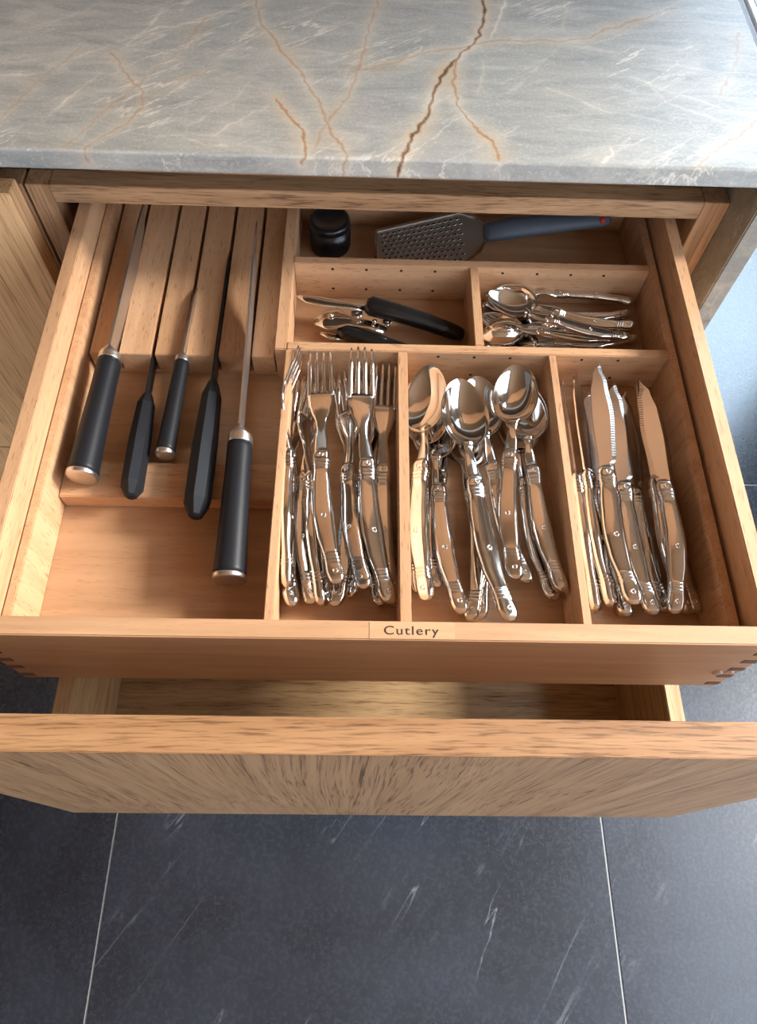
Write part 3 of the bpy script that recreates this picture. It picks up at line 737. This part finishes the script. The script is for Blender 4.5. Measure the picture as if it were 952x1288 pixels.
# ================================================================ KITCHEN KNIVES
def kitchen_knife(name, label, E, B, r0, r1, bol, facets, bladeL, bh, mat, rise, endcap=True):
    """E centre of the handle end, B centre of the handle top; blade runs on in a vertical plane"""
    E = Vector(E); B = Vector(B); y = (B-E).normalized(); x = y.cross(Vector((0, 0, 1))).normalized(); z = x.cross(y)
    o = thing(name, label, 'kitchen knife'); o.matrix_world = Matrix.Translation(E) @ Matrix((x, y, z)).transposed().to_4x4()
    L = (B-E).length
    rings = []
    N = 26 if facets == 0 else 8
    n = 24 if facets == 0 else facets
    if facets:
        prof = [(0, .25), (.012, .5), (.10, 1), (.5, 1.0), (.86, .82), (.97, .45), (1, .28)]
        for t, k in prof:
            rings.append([((r0*k*(1 if k < 1 else 1))*math.cos(2*math.pi*j/n)*.98, t*L, r0*1.22*k*math.sin(2*math.pi*j/n)) for j in range(n)])
        me = join_meshes('handle', [loft(rings)], M['black_wood'], False)
    else:
        for i in range(N+1):
            t = i/N; r = r0+(r1-r0)*min(1, t*1.25)**.8
            if i == N: r *= .97
            rings.append(section(0, .004+t*(L-.004), 0, r, r*1.12, 2.2, n))
        me = join_meshes('handle', [loft(rings)], M['black_wood'])
    h = link('handle', me, o)
    if endcap:
        rs = [section(0, yy, 0, r0*k, r0*1.12*k, 2.2, 24) for yy, k in ((-.0006, .80), (0, .94), (.0007, 1.01), (.0036, 1.02), (.0042, 1.0))]
        e = link('end_cap', join_meshes('end_cap', [loft(rs)], M['steel_satin']), o)
    if bol:
        rs = []
        for u in np.linspace(0, 1, 14):
            w = lerp_table(u, [(0, 1.0), (.45, .98), (.8, .5), (1, .12)]); hh = lerp_table(u, [(0, 1.12), (.5, 1.10), (.85, 1.0), (1, .92)])
            rs.append(section(0, L+u*bol, 0, r1*w, r1*hh, 2.3, 24))
        link('bolster', join_meshes('bolster', [loft(rs)], M['steel_satin']), o)
    # blade: spine level with the handle top, belly curving up to the point
    y0 = L+(bol*.85 if bol else -.004); rows = []
    top = r1*.9 if not facets else r0*.55
    for i in range(25):
        u = i/24; yy = y0+u*bladeL
        tz = top+rise*u-(.004*max(0, u-.8)/.2)
        hb = bh*lerp_table(u, [(0, .55), (.06, .95), (.5, 1.0), (.8, .75), (.95, .3), (1, .05)])
        t = .0012*(1-.35*u)
        rows.append([(t, yy, tz), (t*.9, yy, tz-hb*.6), (.0001, yy, tz-hb), (-.0001, yy, tz-hb), (-t*.9, yy, tz-hb*.6), (-t, yy, tz)])
    bo = link('blade', join_meshes('blade', [loft(rows)], mat, False), o)
    return o
kitchen_knife('carving_knife', 'thick black round handled kitchen knife with steel bolster, leftmost in the block', (-.2405, .3075, -.0415), (-.2365, .4285, -.0365), .0128, .0104, .014, 0, .190, .026, M['knife_blade_satin'], .003)
kitchen_knife('utility_knife', 'all black faceted knife, second from the left', (-.1975, .2915, -.0450), (-.2018, .4060, -.0530), .0104, .0104, 0, 8, .190, .016, M['black_blade'], -.002, False)
kitchen_knife('paring_knife', 'short black knife with steel end cap, third from the left', (-.1752, .3345, -.0470), (-.1722, .4350, -.0440), .0083, .0068, .010, 0, .085, .018, M['steel_satin'], -.003)
kitchen_knife('cleaver_knife', 'large all black faceted knife, fourth from the left', (-.1402, .2720, -.0430), (-.1412, .4165, -.0460), .0118, .0118, 0, 8, .170, .022, M['black_blade'], .001, False)
kitchen_knife('chef_knife', 'long black handled kitchen knife with steel cap, rightmost and furthest forward', (-.1065, .2170, -.0440), (-.1080, .3400, -.0350), .0134, .0108, .016, 0, .235, .026, M['knife_blade_satin'], .001)

# ================================================================ BACK COMPARTMENT
# black round cap
jr = thing('spice_cap', 'small round black lidded pot in the back left corner', 'pot', (-.0410, .6270, ZB))
rs = []
for rr, z in ((.018, .0), (.0215, .0006), (.0222, .003), (.0222, .028), (.0219, .0283), (.0222, .0287), (.0222, .033), (.0208, .0358), (.0180, .0364), (.0170, .0352), (.004, .0350)):
    rs.append([(rr*math.cos(a), rr*math.sin(a), z+.0003) for a in np.linspace(0, 2*math.pi, 40, endpoint=False)])
link('pot_body', join_meshes('pot_body', [loft(rs[:4])], M['black_plastic']), jr)
link('lid', join_meshes('lid', [loft(rs[4:])], M['black_plastic']), jr)

# grater: flat perforated steel blade on a tapered grey handle
gr = thing('grater', 'flat steel grater with a slate grey handle and red end dot', 'grater', (.006, .6120, -.0560))
gr.rotation_euler = (math.radians(22), math.radians(-5), math.radians(4.2))
outl = [(0, -.030), (.094, -.032), (.112, -.020), (.119, -.008), (.119, .006), (.110, .018), (.094, .025), (.004, .013)]
V = [(x, y, z) for z in (.0, .0012) for x, y in outl]; n = len(outl)
Fc = [tuple(range(n-1, -1, -1)), tuple(range(n, 2*n))]+[(i, (i+1) % n, n+(i+1) % n, n+i) for i in range(n)]
link('grater_plate', mesh_from('grater_plate', V, Fc, M['steel_satin']), gr)
parts = []
for i in range(n):
    a, b2 = Vector(outl[i]), Vector(outl[(i+1) % n]); d = (b2-a).normalized(); nn = Vector((-d.y, d.x))*.0013
    parts.append(loft([[(p.x-nn.x, p.y-nn.y, -.0012), (p.x+nn.x, p.y+nn.y, -.0012), (p.x+nn.x, p.y+nn.y, .0028), (p.x-nn.x, p.y-nn.y, .0028)] for p in (a, b2)]))
link('wire_rim', join_meshes('wire_rim', parts, M['steel'], False), gr)
P1, P2 = [], []
for r_ in range(9):
    for c_ in range(14):
        x = .010+c_*.0062+(r_ % 2)*.0031; hi = .010+(.022-.010)*x/.1-.003; lo = -.0270
        y = lo+(hi-lo)*r_/8
        if x > .100: continue
        ring = lambda rx, ry, z: [(x+rx*math.cos(a)+.4*ry*math.sin(a), y+ry*math.sin(a), z) for a in np.linspace(0, 2*math.pi, 10, endpoint=False)]
        P1.append(loft([ring(.0023, .0013, .0011), ring(.0020, .0011, .0015), ring(.0019, .0010, .0015)]))
        P2.append(loft([ring(.0019, .0010, .00145), ring(.0018, .00095, .00165)]))
o = link('grater_teeth', join_meshes('grater_teeth', P1, M['steel_satin']), gr); o['kind'] = 'stuff'
o = link('tooth_openings', join_meshes('tooth_openings', P2, M['cavity'], False), gr); o['kind'] = 'stuff'
rows = [(.117, .0, .001, .0095, .003), (.124, .0, .002, .0105, .006), (.145, 0.001, .003, .0115, .0075), (.18, .001, .004, .0105, .0075), (.215, .0, .005, .0085, .0068), (.240, -.001, .006, .0075, .006), (.247, -.001, .006, .006, .005), (.250, -.001, .006, .003, .0025)]
link('handle', join_meshes('handle', [loft([[(x, y+w*math.cos(a), z+t*math.sin(a)) for a in np.linspace(0, 2*math.pi, 18, endpoint=False)] for x, y, z, w, t in rows])], M['grey_rubber']), gr)
blob('end_dot', (.006, .6120, -.0560), (.003, .004, .0035), M['red_plastic'], gr, 14).location = (.2400, -.0035, .0110)
gr.location.z = -.0540; gr.location.y = .6085

# can opener: two black grips on chromed levers
op = thing('can_opener', 'chrome can opener with two black handles, in the middle left compartment', 'can opener', (.010, .505, ZB))
def bar_path(pts):
    """pts: (x, y, z, half width, half height) relative to the tin opener's base, swept through the points"""
    rg = []
    for i, (x, y, z, w, h) in enumerate(pts):
        a = Vector(pts[max(0, i-1)][:3]); b_ = Vector(pts[min(len(pts)-1, i+1)][:3]); d = (b_-a).normalized()
        s = d.cross(Vector((0, 0, 1))).normalized(); u = s.cross(d)
        rg.append([tuple(Vector((x, y, z))+s*w*math.copysign(abs(math.cos(t))**.7, math.cos(t))+u*h*math.copysign(abs(math.sin(t))**.7, math.sin(t))) for t in np.linspace(0, 2*math.pi, 14, endpoint=False)])
    return loft(rg)
def wp(x, y, z): return (x-.010, y-.505, z-ZB)
g1 = [wp(.000, .5145, -.046)+(.0075, .005), wp(.004, .5135, -.046)+(.0105, .007), wp(.030, .5090, -.050)+(.0095, .007), wp(.060, .5035, -.056)+(.0090, .0065), wp(.090, .4975, -.064)+(.0080, .0062), wp(.0965, .4960, -.066)+(.0065, .005), wp(.0990, .4955, -.0665)+(.003, .0025)]
g2 = [wp(-.0285, .4960, -.062)+(.0050, .004), wp(-.020, .4940, -.063)+(.0085, .006), wp(.010, .4845, -.0655)+(.0085, .006), wp(.035, .4760, -.067)+(.0080, .0055), wp(.060, .4680, -.067)+(.007, .005), wp(.066, .4665, -.067)+(.003, .003)]
link('grip', join_meshes('grip', [bar_path(g1)], M['black_plastic']), op)
link('grip', join_meshes('grip', [bar_path(g2)], M['black_plastic']), op)
lv = [wp(-.0700, .5235, -.046)+(.0010, .0012), wp(-.060, .5215, -.047)+(.0050, .0014), wp(-.045, .5195, -.048)+(.0060, .0014), wp(-.020, .5160, -.049)+(.0045, .0014), wp(.004, .5130, -.050)+(.0040, .0014)]
link('lever', join_meshes('lever', [bar_path(lv)], M['steel']), op)
lv2 = [wp(-.052, .5035, -.060)+(.0040, .0013), wp(-.040, .5050, -.058)+(.0130, .0013), wp(-.030, .5055, -.057)+(.0135, .0013), wp(-.018, .5035, -.057)+(.0065, .0013), wp(.002, .4990, -.057)+(.0055, .0013), wp(.020, .4930, -.059)+(.005, .0013)]
link('cutter_plate', join_meshes('cutter_plate', [bar_path(lv2)], M['steel']), op)
def disc(c, r, h, teeth=0, axis_tilt=0):
    rr = []
    n_ = 32
    for k, z in ((.9, -h), (1, -h*.7), (1, h*.7), (.85, h), (.3, h), (.28, h*1.5), (.1, h*1.6)):
        rr.append([(c[0]+r*k*(1+(.08 if teeth and i % 2 else 0))*math.cos(2*math.pi*i/n_), c[1]+r*k*(1+(.08 if teeth and i % 2 else 0))*math.sin(2*math.pi*i/n_), c[2]+z) for i in range(n_)])
    return loft(rr)
link('drive_gear', join_meshes('drive_gear', [disc(wp(-.010, .5080, -.0510), .0055, .0014, 1)], M['steel'], False), op)
link('drive_gear', join_meshes('drive_gear', [disc(wp(.0205, .4985, -.0530), .0045, .0014, 1)], M['steel'], False), op)
link('rivet', join_meshes('rivet', [disc(wp(-.036, .5080, -.0545), .0028, .001), disc(wp(.008, .5000, -.0535), .0026, .001)], M['steel']), op)
link('bottle_hook', join_meshes('bottle_hook', [bar_path([wp(-.046, .4945, -.066)+(.002, .0012), wp(-.036, .4915, -.067)+(.004, .0013), wp(-.022, .4900, -.068)+(.003, .0013)])], M['steel']), op)

# ================================================================ lift the whole scene so that the floor is at z = 0
for o in list(COL.objects):
    if o.parent is None and o.type in {'MESH', 'EMPTY'}: o.location.z += LIFT
